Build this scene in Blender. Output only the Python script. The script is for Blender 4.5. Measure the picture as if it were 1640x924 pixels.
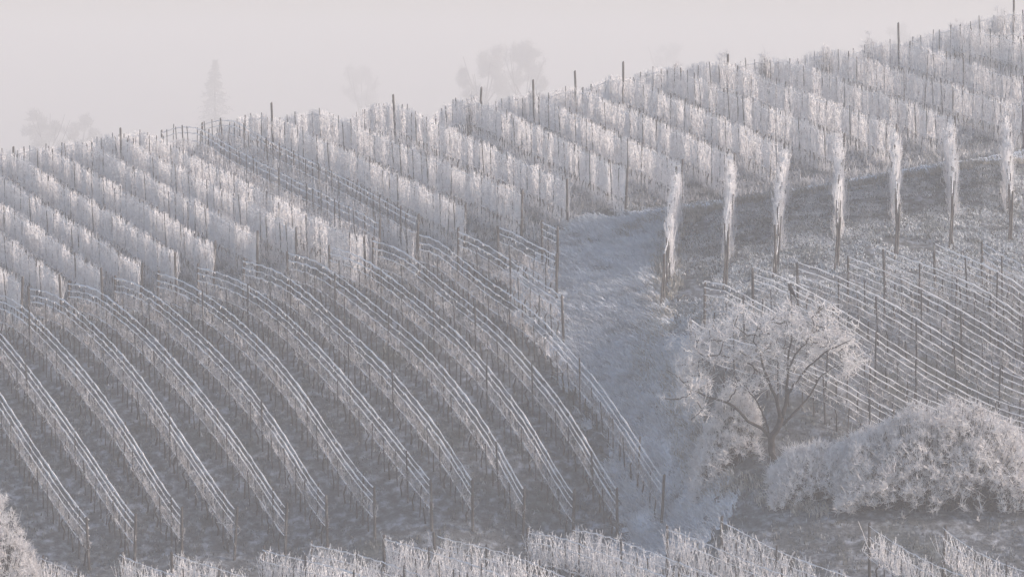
import bpy, math
import numpy as np

for o in list(bpy.data.objects):
    bpy.data.objects.remove(o)
scene = bpy.context.scene
COL = scene.collection
R = math.radians
RNG = np.random.default_rng(7)

# ------------------------------------------------------------------ camera, sky, sun, exposure
cam_data = bpy.data.cameras.new('camera')
cam_data.sensor_width = 36.0
cam_data.lens = 36.0 * 6000.0 / 1640.0
cam_data.clip_start = 0.5
cam_data.clip_end = 8000.0
camera = bpy.data.objects.new('camera', cam_data)
COL.objects.link(camera)
camera.location = (0.0, 0.0, 0.0)
camera.rotation_euler = (R(90.0) - math.atan(362.0 / 6000.0), 0.0, 0.0)
scene.camera = camera

SUN_AZ = R(96.0)         # clockwise from the view direction: low from the right, a little behind the camera
SUN_EL = R(21.0)
world = bpy.data.worlds.new('World')
scene.world = world
world.use_nodes = True
wn = world.node_tree
wn.nodes.clear()
sky = wn.nodes.new('ShaderNodeTexSky')
sky.sky_type = 'NISHITA'
sky.sun_disc = False
sky.sun_elevation = SUN_EL
sky.sun_rotation = SUN_AZ
sky.altitude = 300.0
sky.air_density = 1.0
sky.dust_density = 1.9
sky.ozone_density = 1.0
bg = wn.nodes.new('ShaderNodeBackground')
bg.inputs['Strength'].default_value = 0.13
wo = wn.nodes.new('ShaderNodeOutputWorld')
wn.links.new(sky.outputs[0], bg.inputs[0])
wn.links.new(bg.outputs[0], wo.inputs[0])

sun_data = bpy.data.lights.new('sun', 'SUN')
sun_data.energy = 3.5
sun_data.angle = R(8.0)
sun_data.color = (1.0, 0.83, 0.73)
sun = bpy.data.objects.new('sun', sun_data)
COL.objects.link(sun)
sun.rotation_euler = (R(90.0) - SUN_EL, 0.0, math.pi - SUN_AZ)
sun.location = (120, 160, 60)

scene.view_settings.view_transform = 'Standard'
scene.view_settings.look = 'None'
scene.view_settings.gamma = 1.0
scene.view_settings.use_curve_mapping = False
scene.view_settings.exposure = 0.46
scene.cycles.volume_bounces = 2
scene.cycles.max_bounces = 6
scene.cycles.diffuse_bounces = 3

# ------------------------------------------------------------------ survey of the hillside (metres, x east, y north, z up)
CONTROL = [(-4.17,167.00,-9.73),(-3.74,166.20,-9.72),(-3.16,165.10,-9.94),(-2.32,163.50,-10.49),(-0.94,161.00,-11.38),(0.40,158.50,-12.14),(1.36,156.70,-12.86),(2.32,154.90,-13.92),(3.68,152.30,-15.25),(4.66,150.50,-16.52),(5.51,148.90,-17.69),(5.99,148.00,-18.60),(-19.62,165.10,-11.79),(-18.39,163.00,-11.91),(-17.33,161.20,-12.44),(-14.93,157.10,-13.88),(-12.79,153.50,-15.53),(-11.55,151.40,-16.73),(-10.47,149.50,-17.92),(-8.99,147.00,-19.57),(-9.96,166.00,-10.57),(-9.04,164.40,-10.65),(-7.40,161.50,-11.39),(-5.82,158.70,-12.42),(-3.61,154.80,-13.97),(-1.59,151.20,-15.96),(-0.50,149.30,-17.33),(0.47,147.60,-18.95),(-26.50,164.50,-12.60),(-25.60,162.90,-12.75),(-24.00,159.50,-13.70),(-21.50,155.00,-15.60),(-19.00,150.50,-18.00),(-17.00,146.60,-20.00),(-38.00,164.00,-14.00),(-33.00,155.00,-16.60),(-28.00,146.00,-20.60),(-28.00,138.00,-21.20),(-16.00,141.00,-20.80),(-16.00,130.00,-21.90),(-6.00,141.00,-20.20),(-6.00,130.00,-20.90),(2.00,141.00,-19.70),(3.00,130.00,-20.70),(10.00,138.50,-19.40),(11.00,128.00,-20.50),(18.00,137.50,-19.70),(20.00,128.00,-20.80),(30.00,138.00,-19.80),(-26.37,172.00,-12.76),(-22.65,172.00,-12.07),(-20.70,172.00,-11.90),(-18.78,172.00,-11.64),(-17.17,172.00,-11.38),(-15.42,172.00,-10.92),(-13.70,172.00,-10.38),(-11.78,172.00,-9.98),(-9.95,172.00,-9.75),(-8.23,172.00,-9.40),(-6.16,172.00,-9.49),(-4.36,172.00,-9.17),(-2.15,172.00,-8.74),(0.37,172.00,-8.08),(2.58,172.00,-7.54),(5.28,173.00,-7.06),(7.92,176.00,-6.81),(10.53,178.00,-6.53),(13.20,180.00,-6.12),(16.08,182.00,-5.70),(18.86,184.00,-5.21),(22.01,186.00,-4.87),(25.69,188.00,-4.32),(31.03,190.00,-3.64),(-33.66,198.00,-7.76),(-29.04,198.00,-7.26),(-26.40,198.00,-6.86),(-24.29,198.00,-6.70),(-22.31,198.00,-6.27),(-19.14,198.00,-5.94),(-15.84,198.00,-5.35),(-13.43,198.00,-5.02),(-10.23,198.00,-4.85),(-7.30,199.00,-4.48),(-4.33,200.00,-4.20),(0.60,200.00,-4.07),(4.69,201.00,-3.22),(7.07,202.00,-2.69),(11.17,203.00,-2.23),(17.08,205.00,-1.71),(19.57,206.00,-1.27),(22.77,207.00,-0.69),(27.73,208.00,0.69),(32.74,209.00,1.57),(37.80,210.00,2.27),(-34.67,204.00,-7.86),(-36.35,214.00,-9.96),(-38.71,234.00,-16.76),(-29.91,204.00,-7.36),(-31.36,214.00,-9.46),(-33.40,234.00,-16.26),(-27.19,204.00,-6.96),(-28.51,214.00,-9.06),(-30.36,234.00,-15.86),(-25.02,204.00,-6.80),(-26.23,214.00,-8.90),(-27.93,234.00,-15.70),(-22.98,204.00,-6.37),(-24.09,214.00,-8.47),(-25.65,234.00,-15.27),(-19.71,204.00,-6.04),(-20.67,214.00,-8.14),(-22.01,234.00,-14.94),(-16.32,204.00,-5.45),(-17.11,214.00,-7.55),(-18.22,234.00,-14.35),(-13.83,204.00,-5.12),(-14.51,214.00,-7.22),(-15.45,234.00,-14.02),(-10.54,204.00,-4.95),(-11.05,214.00,-7.05),(-11.76,234.00,-13.85),(-7.52,205.00,-4.58),(-7.88,215.00,-6.68),(-8.39,235.00,-13.48),(-4.46,206.00,-4.30),(-4.68,216.00,-6.40),(-4.98,236.00,-13.20),(0.62,206.00,-4.17),(0.65,216.00,-6.27),(0.69,236.00,-13.07),(4.83,207.00,-3.32),(5.07,217.00,-5.42),(5.39,237.00,-12.22),(7.28,208.00,-2.79),(7.64,218.00,-4.89),(8.13,238.00,-11.69),(11.50,209.00,-2.33),(12.06,219.00,-4.43),(12.84,239.00,-11.23),(17.60,211.00,-1.81),(18.45,221.00,-3.91),(19.65,241.00,-10.71),(20.16,212.00,-1.37),(21.14,222.00,-3.47),(22.51,242.00,-10.27),(23.45,213.00,-0.79),(24.59,223.00,-2.89),(26.19,243.00,-9.69),(28.57,214.00,0.59),(29.95,224.00,-1.51),(31.89,244.00,-8.31),(33.73,215.00,1.47),(35.36,225.00,-0.63),(37.65,245.00,-7.43),(38.93,216.00,2.17),(40.82,226.00,0.07),(43.47,246.00,-6.72),(6.53,160.00,-10.24),(9.20,161.00,-9.61),(11.42,162.00,-9.18),(14.21,163.00,-8.91),(16.89,164.50,-8.36),(19.56,166.00,-8.02),(22.28,167.50,-7.90),(25.35,169.00,-7.66),(7.60,172.00,-6.82),(10.18,173.50,-6.51),(12.75,175.00,-6.13),(15.49,177.00,-5.87),(18.24,178.50,-5.38),(21.06,180.00,-4.98),(23.90,181.50,-4.72),(27.30,183.00,-4.36),(7.27,152.00,-11.73),(7.85,153.50,-10.87),(10.02,155.00,-10.49),(12.00,156.50,-10.38),(14.14,158.00,-10.22),(15.95,159.50,-10.02),(18.25,161.00,-9.82),(20.37,162.50,-9.83),(15.07,147.50,-15.76),(16.81,148.50,-15.52),(18.10,149.80,-14.86),(20.23,151.00,-14.72),(20.48,152.80,-13.45),(21.11,154.50,-12.46),(21.36,156.30,-11.33),(21.73,159.00,-10.60),(23.50,150.00,-14.75),(22.87,146.00,-16.55),(23.40,156.00,-11.96),(10.29,147.00,-15.56),(8.36,147.50,-16.03),(7.58,151.50,-13.89),(15.17,144.50,-16.86),(12.33,145.00,-16.68),(18.79,144.50,-16.98),(22.32,144.00,-17.04),(6.06,158.20,-11.07),(3.85,165.00,-9.35),(4.74,158.00,-11.72),(5.85,152.50,-14.49),(6.71,149.00,-16.76),(7.25,145.00,-18.20),(8.75,145.80,-16.77),(11.40,142.50,-17.69),(16.09,142.00,-17.80),(19.64,142.00,-17.75),(5.07,169.00,-8.31),(3.11,169.50,-8.47),(-72.00,100.00,-28.00),(-60.00,60.00,-27.00),(-60.00,25.00,-13.00),(-60.00,0.00,-1.80),(-60.00,-60.00,4.00),(0.00,100.00,-28.00),(0.00,60.00,-27.00),(0.00,25.00,-13.00),(0.00,0.00,-1.80),(0.00,-60.00,4.00),(72.00,100.00,-28.00),(60.00,60.00,-27.00),(60.00,25.00,-13.00),(60.00,0.00,-1.80),(60.00,-60.00,4.00),(-120.00,300.00,-37.60),(-60.00,300.00,-35.80),(0.00,300.00,-34.00),(60.00,300.00,-32.20),(120.00,300.00,-30.40),(-400.00,520.00,-52.00),(-150.00,520.00,-52.00),(0.00,520.00,-52.00),(150.00,520.00,-52.00),(400.00,520.00,-52.00),(-400.00,1800.00,-60.00),(-150.00,1800.00,-60.00),(0.00,1800.00,-60.00),(150.00,1800.00,-60.00),(400.00,1800.00,-60.00),(-129.50,1050.00,-30.50),(-88.70,1120.00,-28.50),(-58.00,1450.00,-30.00),(-8.60,1080.00,-21.50),(3.30,1090.00,-21.50),(64.50,1600.00,-22.00),(155.00,1500.00,-13.00),(-300.00,1100.00,-38.00),(300.00,1300.00,-9.00),(-70.00,175.00,-17.60),(-70.00,150.00,-19.00),(-70.00,205.00,-11.60),(70.00,175.00,-6.40),(70.00,150.00,-19.00),(70.00,205.00,-0.40),(-32.25,192.80,-8.62),(-29.85,187.60,-9.48),(-27.45,182.40,-10.34),(-25.05,177.20,-11.20),(-30.14,192.80,-8.49),(-27.78,187.60,-9.34),(-25.42,182.40,-10.19),(-23.06,177.20,-11.04),(-28.17,192.80,-8.27),(-25.82,187.60,-9.11),(-23.48,182.40,-9.95),(-21.13,177.20,-10.79),(-26.27,192.80,-8.03),(-23.99,187.60,-8.87),(-21.72,182.40,-9.70),(-19.44,177.20,-10.54),(-24.20,192.80,-7.68),(-22.01,187.60,-8.49),(-19.81,182.40,-9.30),(-17.62,177.20,-10.11),(-22.28,192.80,-7.44),(-20.13,187.60,-8.18),(-17.99,182.40,-8.91),(-15.84,177.20,-9.65),(-20.31,192.80,-7.03),(-18.18,187.60,-7.77),(-16.04,182.40,-8.51),(-13.91,177.20,-9.24),(-18.49,192.80,-6.83),(-16.35,187.60,-7.56),(-14.22,182.40,-8.29),(-12.08,177.20,-9.02),(-16.83,192.80,-6.61),(-14.68,187.60,-7.31),(-12.53,182.40,-8.00),(-10.38,177.20,-8.70),(-14.64,192.80,-6.31),(-12.52,187.60,-7.10),(-10.40,182.40,-7.90),(-8.28,177.20,-8.70),(-12.62,192.80,-5.99),(-10.55,187.60,-6.78),(-8.49,182.40,-7.58),(-6.42,177.20,-8.38),(-10.46,192.80,-5.72),(-8.38,187.60,-6.48),(-6.31,182.40,-7.23),(-4.23,177.20,-7.99),(-7.80,192.91,-5.46),(-5.76,187.68,-6.11),(-3.71,182.45,-6.77),(-1.67,177.23,-7.43),(-4.37,193.92,-5.00),(-2.63,188.44,-5.64),(-0.90,182.96,-6.27),(0.84,177.48,-6.91),(-0.33,194.60,-4.72),(1.07,189.20,-5.31),(2.48,183.80,-5.89),(3.88,178.40,-6.48),(2.52,195.31,-4.52),(3.87,190.48,-5.09),(5.22,185.66,-5.66),(6.57,180.83,-6.23),(4.91,196.17,-4.07),(6.32,191.63,-4.69),(7.72,187.09,-5.30),(9.13,182.54,-5.91),(7.48,197.26,-3.56),(8.91,192.94,-4.20),(10.34,188.63,-4.84),(11.77,184.31,-5.48),(10.23,198.33,-3.14),(11.69,194.25,-3.78),(13.16,190.17,-4.42),(14.62,186.08,-5.06),(13.12,199.34,-2.79),(14.55,195.51,-3.40),(15.99,191.67,-4.00),(17.42,187.84,-4.61),(16.11,200.54,-2.51),(17.58,196.91,-3.10),(19.06,193.27,-3.69),(20.53,189.64,-4.28),(19.51,201.89,-2.11),(21.06,198.41,-2.66),(22.60,194.94,-3.21),(24.15,191.47,-3.77),(22.88,203.14,-1.54),(24.43,199.73,-2.13),(25.97,196.32,-2.72),(27.52,192.91,-3.31)]
ROWS = [('slope',1.31,167.40,2.07,165.99),
('slope',-0.56,167.25,1.90,162.67),
('slope',-2.37,167.11,2.17,158.65),
('slope',-4.17,166.97,5.99,148.00),
('slope',-6.20,166.81,4.17,147.89),
('slope',-8.06,166.66,2.36,147.78),
('slope',-9.99,166.50,0.47,147.66),
('slope',-12.00,166.34,-1.55,147.54),
('slope',-13.90,166.19,-3.22,147.43),
('slope',-15.77,166.04,-5.40,147.30),
('slope',-17.69,165.89,-7.26,147.19),
('slope',-19.64,165.73,-9.02,147.08),
('slope',-21.33,165.60,-10.97,146.96),
('slope',-23.16,165.45,-12.97,146.83),
('slope',-25.07,165.29,-14.89,146.71),
('slope',-26.97,165.14,-16.69,146.60),
('upper',-39.26,207.99,-22.65,172.00),
('upper',-37.05,208.02,-20.70,172.00),
('upper',-35.05,208.03,-18.78,172.00),
('upper',-32.95,208.08,-17.17,172.00),
('upper',-30.68,208.13,-15.42,172.00),
('upper',-28.61,208.17,-13.70,172.00),
('upper',-26.61,208.18,-11.78,172.00),
('upper',-24.80,208.18,-9.95,172.00),
('upper',-23.18,208.17,-6.49,167.00),
('bare',-19.03,203.56,-6.16,172.00),
('bare',-16.89,203.58,-4.36,172.00),
('upper',-16.62,208.21,-2.15,172.00),
('upper',-13.84,208.38,0.37,172.00),
('upper',-9.44,209.89,2.58,172.00),
('upper',-4.49,210.65,5.28,173.00),
('upper',-1.79,210.73,7.92,176.00),
('upper',0.26,211.22,10.53,178.00),
('upper',2.59,212.01,13.20,180.00),
('upper',5.06,212.77,16.08,182.00),
('upper',7.82,213.48,18.86,184.00),
('upper',10.49,214.37,22.01,186.00),
('upper',13.50,215.41,25.69,188.00),
('upper',16.80,216.58,29.06,189.50),
('upper',19.85,217.26,32.79,191.00),
('upper',22.60,217.73,36.16,192.00),
('column',7.57,171.50,6.53,160.00),
('column',10.15,173.00,9.20,161.00),
('column',12.71,174.50,11.42,162.00),
('column',15.44,176.50,14.21,163.00),
('column',18.19,178.00,16.89,164.50),
('column',21.00,179.50,19.56,166.00),
('column',23.83,181.00,22.28,167.50),
('right',7.27,152.00,15.07,147.50),
('right',7.85,153.50,21.65,145.80),
('right',10.02,155.00,21.82,147.41),
('right',12.00,156.50,22.05,149.78),
('right',14.14,158.00,22.28,151.32),
('right',15.95,159.50,22.52,153.14),
('right',18.25,161.00,22.69,154.29),
('right',20.37,162.50,22.93,155.91),
('front',-17.99,142.00,-11.37,129.67),
('front',-14.91,142.00,-8.29,129.67),
('front',-12.90,142.00,-6.28,129.67),
('front',-9.51,142.00,-2.89,129.67),
('front',-7.64,142.00,-1.02,129.67),
('front',-4.92,142.00,1.70,129.67),
('front',-2.84,142.00,3.78,129.67),
('front',0.59,142.00,7.21,129.67),
('front',2.27,142.00,8.89,129.67),
('front',5.86,140.00,12.48,127.67),
('front',7.82,140.00,14.44,127.67),
('front',13.27,138.50,19.89,126.17),
('front',16.04,138.50,22.66,126.17)]
PATH = [(-0.55, 166), (1.4, 168.2), (2.06, 169.5), (2.73, 172.5), (5.28, 173), (7.17, 172), (6.7, 166), (6.47, 160.5), (6.23, 158.4), (6.8, 154), (7.34, 150.8), (7.94, 148), (8.26, 145.8), (7.55, 143.8), (5.7, 142.5), (3.93, 143), (4.19, 148), (3.7, 153), (1.84, 157.5), (0.27, 162)]
TRACK = [(5.13, 171), (7.57, 171.4), (10.13, 172.6), (12.67, 174), (15.36, 175.6), (18.08, 177), (20.87, 178.4), (24.6, 180), (29.12, 182), (30.55, 189), (25.56, 187), (21.89, 185), (18.76, 183), (15.99, 181), (13.14, 179.2), (10.47, 177), (7.88, 175.2), (5.21, 173.6)]
EDGE = [(5.12, 170.7), (7.56, 171.1), (10.11, 172.29999999999998), (12.65, 173.7), (15.34, 175.29999999999998), (18.05, 176.7), (20.84, 178.1), (24.56, 179.7), (29.07, 181.7)]
BANK = [(8.6, 172), (6.94, 168), (6.48, 162), (5.94, 158.3), (5.92, 154.5), (6.79, 151), (7.89, 148), (8.41, 146.2), (9.94, 145.5), (11.49, 143.6)]
FAR_TREES = [('distant_tree', 'dim rounded tree in the mist beyond the crest, beside a lower bushy one', -129.5, 1050.0, 18.9, 15.8, 21, 'broad', -26.2),
    ('distant_tree', 'dim low bushy tree in the mist next to a taller rounded one', -121.1, 1050.0, 15.7, 12.2, 22, 'broad', -28.4),
    ('distant_conifer', 'faint spire-shaped conifer standing in the mist beyond the crest', -88.7, 1120.0, 29.6, 15.9, 23, 'conifer', -25.2),
    ('distant_tree', 'faint ghostly tree in the mist between the conifer and the big close pair', -58.0, 1450.0, 33.0, 16.9, 24, 'broad', -25.4),
    ('distant_tree', 'big ragged misty tree of a close pair, the one nearer the conifer', -8.6, 1080.0, 28.7, 18.9, 25, 'broad', -17.1),
    ('distant_tree', 'big ragged misty tree of a close pair, the one farther from the conifer', 3.3, 1090.0, 28.2, 17.3, 28, 'broad', -17.3),
    ('distant_tree', 'barely visible tree in the mist above tall crest posts', 64.5, 1600.0, 33.3, 18.7, 26, 'broad', -17.3),
    ('distant_tree', 'faint small round treetop in the mist above the highest rows', 155.0, 1500.0, 30.3, 12.5, 27, 'broad', -8.8)]
# -129.5 1050.0 -26.2
# -121.1 1050.0 -28.4
# -88.7 1120.0 -25.2
# -58.0 1450.0 -25.4
# -8.6 1080.0 -17.1
# 3.3 1090.0 -17.3
# 64.5 1600.0 -17.3
# 155.0 1500.0 -8.8
SAPLINGS = [(-2.02, 201.5, 2.6, 60), (1.18, 202, 2.9, 60), (8.99, 203.5, 2.7, 70), (11.59, 204.5, 3.0, 80), (13.87, 205.5, 2.8, 80), (17.21, 206.5, 3.0, 70), (19.71, 207.5, 3.0, 80), (24.73, 209, 2.8, 80), (27.23, 209.5, 3.0, 90)]

# ------------------------------------------------------------------ helpers
from mathutils import Matrix
class MB:
    """collects faces; build() links them as one mesh object"""
    def __init__(self):
        self.v = []; self.f = []; self.m = []; self.n = 0
    def add(self, v, f, mi=0):
        v = np.asarray(v, float)
        for q in f:
            self.f.append(tuple(int(i) + self.n for i in q)); self.m.append(mi)
        self.v.append(v); self.n += len(v)
    def prisms(self, p0, p1, r0, r1, n=3, mi=0):
        p0 = np.atleast_2d(np.asarray(p0, float)); p1 = np.atleast_2d(np.asarray(p1, float))
        k = len(p0)
        if k == 0:
            return
        r0 = np.broadcast_to(np.asarray(r0, float), (k,)); r1 = np.broadcast_to(np.asarray(r1, float), (k,))
        d = p1 - p0
        L = np.linalg.norm(d, axis=1, keepdims=True); L[L < 1e-6] = 1e-6
        d = d / L
        a = np.where(np.abs(d[:, 2:3]) > 0.9, np.array([[1.0, 0, 0]]), np.array([[0, 0, 1.0]]))
        u = np.cross(d, a); u /= np.linalg.norm(u, axis=1, keepdims=True)
        w = np.cross(d, u)
        ang = np.arange(n) * 2 * math.pi / n
        ring = u[:, None, :] * np.cos(ang)[None, :, None] + w[:, None, :] * np.sin(ang)[None, :, None]
        v = np.concatenate([p0[:, None, :] + ring * r0[:, None, None], p1[:, None, :] + ring * r1[:, None, None]], axis=1)
        base = (np.arange(k) * 2 * n)[:, None] + self.n
        for j in range(n):
            j2 = (j + 1) % n
            q = np.concatenate([base + j, base + j2, base + n + j2, base + n + j], axis=1)
            self.f.extend(map(tuple, q.tolist())); self.m.extend([mi] * k)
        self.v.append(v.reshape(-1, 3)); self.n += k * 2 * n
    def tube(self, pts, rad, n=6, mi=0, cap=True):
        pts = np.asarray(pts, float); k = len(pts)
        rad = np.broadcast_to(np.asarray(rad, float), (k,))
        t = np.gradient(pts, axis=0); t /= np.linalg.norm(t, axis=1, keepdims=True)
        a = np.array([0, 1.0, 0]) if abs(t[0][1]) < 0.8 else np.array([1.0, 0, 0])
        u = np.cross(t, a); u /= np.linalg.norm(u, axis=1, keepdims=True)
        w = np.cross(t, u)
        ang = np.arange(n) * 2 * math.pi / n
        v = pts[:, None, :] + (u[:, None, :] * np.cos(ang)[None, :, None] + w[:, None, :] * np.sin(ang)[None, :, None]) * rad[:, None, None]
        f = []
        for i in range(k - 1):
            for j in range(n):
                j2 = (j + 1) % n
                f.append((i * n + j, i * n + j2, (i + 1) * n + j2, (i + 1) * n + j))
        if cap:
            f.append(tuple(range(n))[::-1]); f.append(tuple((k - 1) * n + j for j in range(n)))
        self.add(v.reshape(-1, 3), f, mi)
    def mesh(self, name, mats, smooth=False):
        me = bpy.data.meshes.new(name)
        v = np.concatenate(self.v) if self.v else np.zeros((0, 3))
        me.from_pydata(v.tolist(), [], self.f)
        for m in (mats if isinstance(mats, (list, tuple)) else [mats]):
            me.materials.append(m)
        me.polygons.foreach_set('material_index', np.array(self.m, dtype=np.int32))
        if smooth:
            me.polygons.foreach_set('use_smooth', np.ones(len(self.f), dtype=bool))
        me.update()
        return me
    def build(self, name, mats, parent=None, smooth=False):
        return link(name, self.mesh(name, mats, smooth), parent)

def link(name, data, parent=None, loc=None, rot=None, scl=None):
    o = bpy.data.objects.new(name, data)
    COL.objects.link(o)
    if parent is not None:
        o.parent = parent
    if loc is not None: o.location = loc
    if rot is not None: o.rotation_euler = rot
    if scl is not None: o.scale = scl
    return o

def tag(o, label=None, cat=None, group=None, kind=None):
    if label: o['label'] = label
    if cat: o['category'] = cat
    if group: o['group'] = group
    if kind: o['kind'] = kind
    return o

def thing(name, label, cat, loc, rz=0.0, group=None):
    return tag(link(name, None, None, loc, (0, 0, rz)), label, cat, group)

ORD = ['first', 'second', 'third', 'fourth', 'fifth', 'sixth', 'seventh', 'eighth', 'ninth', 'tenth', 'eleventh',
       'twelfth', 'thirteenth', 'fourteenth', 'fifteenth', 'sixteenth']

# ------------------------------------------------------------------ materials
def material(name, stops, scale, rough=0.8, detail=6.0, bump=0.0, bump_scale=40.0, stretch=None, second=None, turn=0.0):
    m = bpy.data.materials.new(name); m.use_nodes = True
    nt = m.node_tree; ns = nt.nodes; b = ns['Principled BSDF']
    b.inputs['Roughness'].default_value = rough
    b.inputs['Specular IOR Level'].default_value = 0.2
    geo = ns.new('ShaderNodeNewGeometry')
    mp = ns.new('ShaderNodeMapping')
    if stretch: mp.inputs['Scale'].default_value = stretch
    mp.inputs['Rotation'].default_value = (0, 0, turn)
    nt.links.new(geo.outputs['Position'], mp.inputs['Vector'])
    nz = ns.new('ShaderNodeTexNoise'); nz.inputs['Scale'].default_value = scale
    nz.inputs['Detail'].default_value = detail; nz.inputs['Roughness'].default_value = 0.62
    nt.links.new(mp.outputs[0], nz.inputs['Vector'])
    cr = ns.new('ShaderNodeValToRGB')
    el = cr.color_ramp.elements
    while len(el) < len(stops): el.new(0.5)
    for e, (p, c) in zip(el, stops):
        e.position = p; e.color = (*c, 1.0)
    nt.links.new(nz.outputs['Fac'], cr.inputs['Fac'])
    col = cr.outputs[0]
    if second:
        n2 = ns.new('ShaderNodeTexNoise'); n2.inputs['Scale'].default_value = second[0]; n2.inputs['Detail'].default_value = 4
        nt.links.new(geo.outputs['Position'], n2.inputs['Vector'])
        r2 = ns.new('ShaderNodeMapRange')
        r2.inputs['From Min'].default_value = second[2]; r2.inputs['From Max'].default_value = second[3]
        nt.links.new(n2.outputs['Fac'], r2.inputs['Value'])
        mx = ns.new('ShaderNodeMix'); mx.data_type = 'RGBA'
        nt.links.new(r2.outputs[0], mx.inputs['Factor'])
        nt.links.new(col, mx.inputs['A']); mx.inputs['B'].default_value = (*second[1], 1.0)
        col = mx.outputs['Result']
    nt.links.new(col, b.inputs['Base Color'])
    if bump:
        nb = ns.new('ShaderNodeTexNoise'); nb.inputs['Scale'].default_value = bump_scale; nb.inputs['Detail'].default_value = 5
        nt.links.new(mp.outputs[0], nb.inputs['Vector'])
        bp = ns.new('ShaderNodeBump'); bp.inputs['Strength'].default_value = bump; bp.inputs['Distance'].default_value = 0.06
        nt.links.new(nb.outputs['Fac'], bp.inputs['Height']); nt.links.new(bp.outputs[0], b.inputs['Normal'])
    return m

M_GROUND = material('frosted_soil_and_grass', [(0.32, (0.060, 0.065, 0.064)), (0.50, (0.145, 0.155, 0.168)), (0.72, (0.45, 0.48, 0.54))],
                    2.6, 0.95, 8, 0.9, 9.0, None, (0.35, (0.09, 0.10, 0.085), 0.52, 0.8))
M_PATH = material('heavily_frosted_turf', [(0.32, (0.34, 0.36, 0.38)), (0.44, (0.76, 0.80, 0.86)), (0.62, (0.86, 0.89, 0.93))],
                  2.6, 0.95, 8, 0.9, 8.0, (0.22, 1.3, 1.0), None, -0.75)
M_GRASS = material('frosted_grass_blades', [(0.34, (0.07, 0.078, 0.066)), (0.53, (0.18, 0.19, 0.19)), (0.70, (0.62, 0.64, 0.68))], 2.2, 0.9)
M_PGRASS = material('white_frosted_grass_blades', [(0.33, (0.32, 0.34, 0.36)), (0.44, (0.76, 0.80, 0.86)), (0.62, (0.88, 0.91, 0.94))], 1.9, 0.9, 6, 0, 40, (0.2, 1.2, 0.5), None, -0.75)
M_UGRASS = material('tall_frosted_grass_blades', [(0.30, (0.30, 0.30, 0.29)), (0.5, (0.58, 0.58, 0.59)), (0.70, (0.80, 0.80, 0.82))], 1.1, 0.9)
M_SGRASS = material('frosted_turf_blades', [(0.32, (0.34, 0.36, 0.36)), (0.5, (0.64, 0.67, 0.71)), (0.68, (0.84, 0.87, 0.90))], 0.9, 0.9)
M_BGRASS = material('straw_grass_blades', [(0.3, (0.25, 0.23, 0.18)), (0.5, (0.50, 0.48, 0.44)), (0.7, (0.78, 0.76, 0.73))], 2.0, 0.9)
M_FROST = material('hoar_frost_on_canes', [(0.28, (0.46, 0.43, 0.43)), (0.43, (0.78, 0.77, 0.78)), (0.62, (0.90, 0.90, 0.91))], 3.0, 0.7)
M_CANE = material('thin_rime_on_canes', [(0.32, (0.20, 0.185, 0.18)), (0.50, (0.46, 0.45, 0.46)), (0.68, (0.80, 0.80, 0.82))], 3.0, 0.7)
M_TWIG = material('hoar_frost_on_twigs', [(0.26, (0.48, 0.44, 0.43)), (0.42, (0.78, 0.76, 0.76)), (0.60, (0.91, 0.90, 0.90))], 2.4, 0.7)
M_WIRE = material('hoar_frost_on_wire', [(0.28, (0.78, 0.78, 0.79)), (0.45, (0.90, 0.90, 0.91)), (0.7, (0.94, 0.94, 0.94))], 5.0, 0.6)
M_WOOD = material('weathered_post_wood', [(0.35, (0.045, 0.040, 0.036)), (0.55, (0.10, 0.09, 0.082)), (0.72, (0.38, 0.37, 0.37))], 6.0, 0.85, 6, 0.3, 60.0, (1, 1, 0.35))
M_STEEL = material('dull_steel_stake', [(0.4, (0.035, 0.033, 0.033)), (0.6, (0.075, 0.07, 0.07)), (0.78, (0.36, 0.35, 0.36))], 5.0, 0.7, 5)
M_BARK = material('dark_bark', [(0.35, (0.022, 0.019, 0.017)), (0.58, (0.055, 0.048, 0.043)), (0.8, (0.26, 0.25, 0.25))], 4.0, 0.9, 6, 0.4, 40.0)
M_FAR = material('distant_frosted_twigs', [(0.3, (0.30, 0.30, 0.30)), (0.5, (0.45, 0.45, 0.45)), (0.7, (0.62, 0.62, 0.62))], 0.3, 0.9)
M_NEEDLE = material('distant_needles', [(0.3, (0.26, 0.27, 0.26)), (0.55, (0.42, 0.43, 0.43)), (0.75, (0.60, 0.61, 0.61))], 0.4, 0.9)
M_BIRD = material('black_feathers', [(0.3, (0.012, 0.012, 0.014)), (0.6, (0.03, 0.03, 0.035))], 20.0, 0.55)
M_BEAK = material('bird_horn', [(0.3, (0.03, 0.03, 0.03)), (0.6, (0.06, 0.055, 0.05))], 30.0, 0.4)

# ------------------------------------------------------------------ terrain
CT = np.array(CONTROL)
_s = 100.0
_P = CT[:, :2] / _s
def _U(a, b):
    d2 = (a[:, None, 0] - b[None, :, 0]) ** 2 + (a[:, None, 1] - b[None, :, 1]) ** 2
    return d2 * np.log(d2 + 1e-12)
_n = len(_P)
_A = np.zeros((_n + 3, _n + 3))
_A[:_n, :_n] = _U(_P, _P) + np.eye(_n) * 2.5e-4
_A[:_n, _n] = 1; _A[:_n, _n + 1:] = _P
_A[_n:, :_n] = _A[:_n, _n:].T
_W = np.linalg.solve(_A, np.concatenate([CT[:, 2], np.zeros(3)]))

_G = np.random.default_rng(3).random((64, 64))
def vnoise(x, y):
    xi = np.floor(x).astype(int); yi = np.floor(y).astype(int)
    fx = x - xi; fy = y - yi
    fx = fx * fx * (3 - 2 * fx); fy = fy * fy * (3 - 2 * fy)
    g = lambda i, j: _G[i % 64, j % 64]
    return (g(xi, yi) * (1 - fx) + g(xi + 1, yi) * fx) * (1 - fy) + (g(xi, yi + 1) * (1 - fx) + g(xi + 1, yi + 1) * fx) * fy

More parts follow.
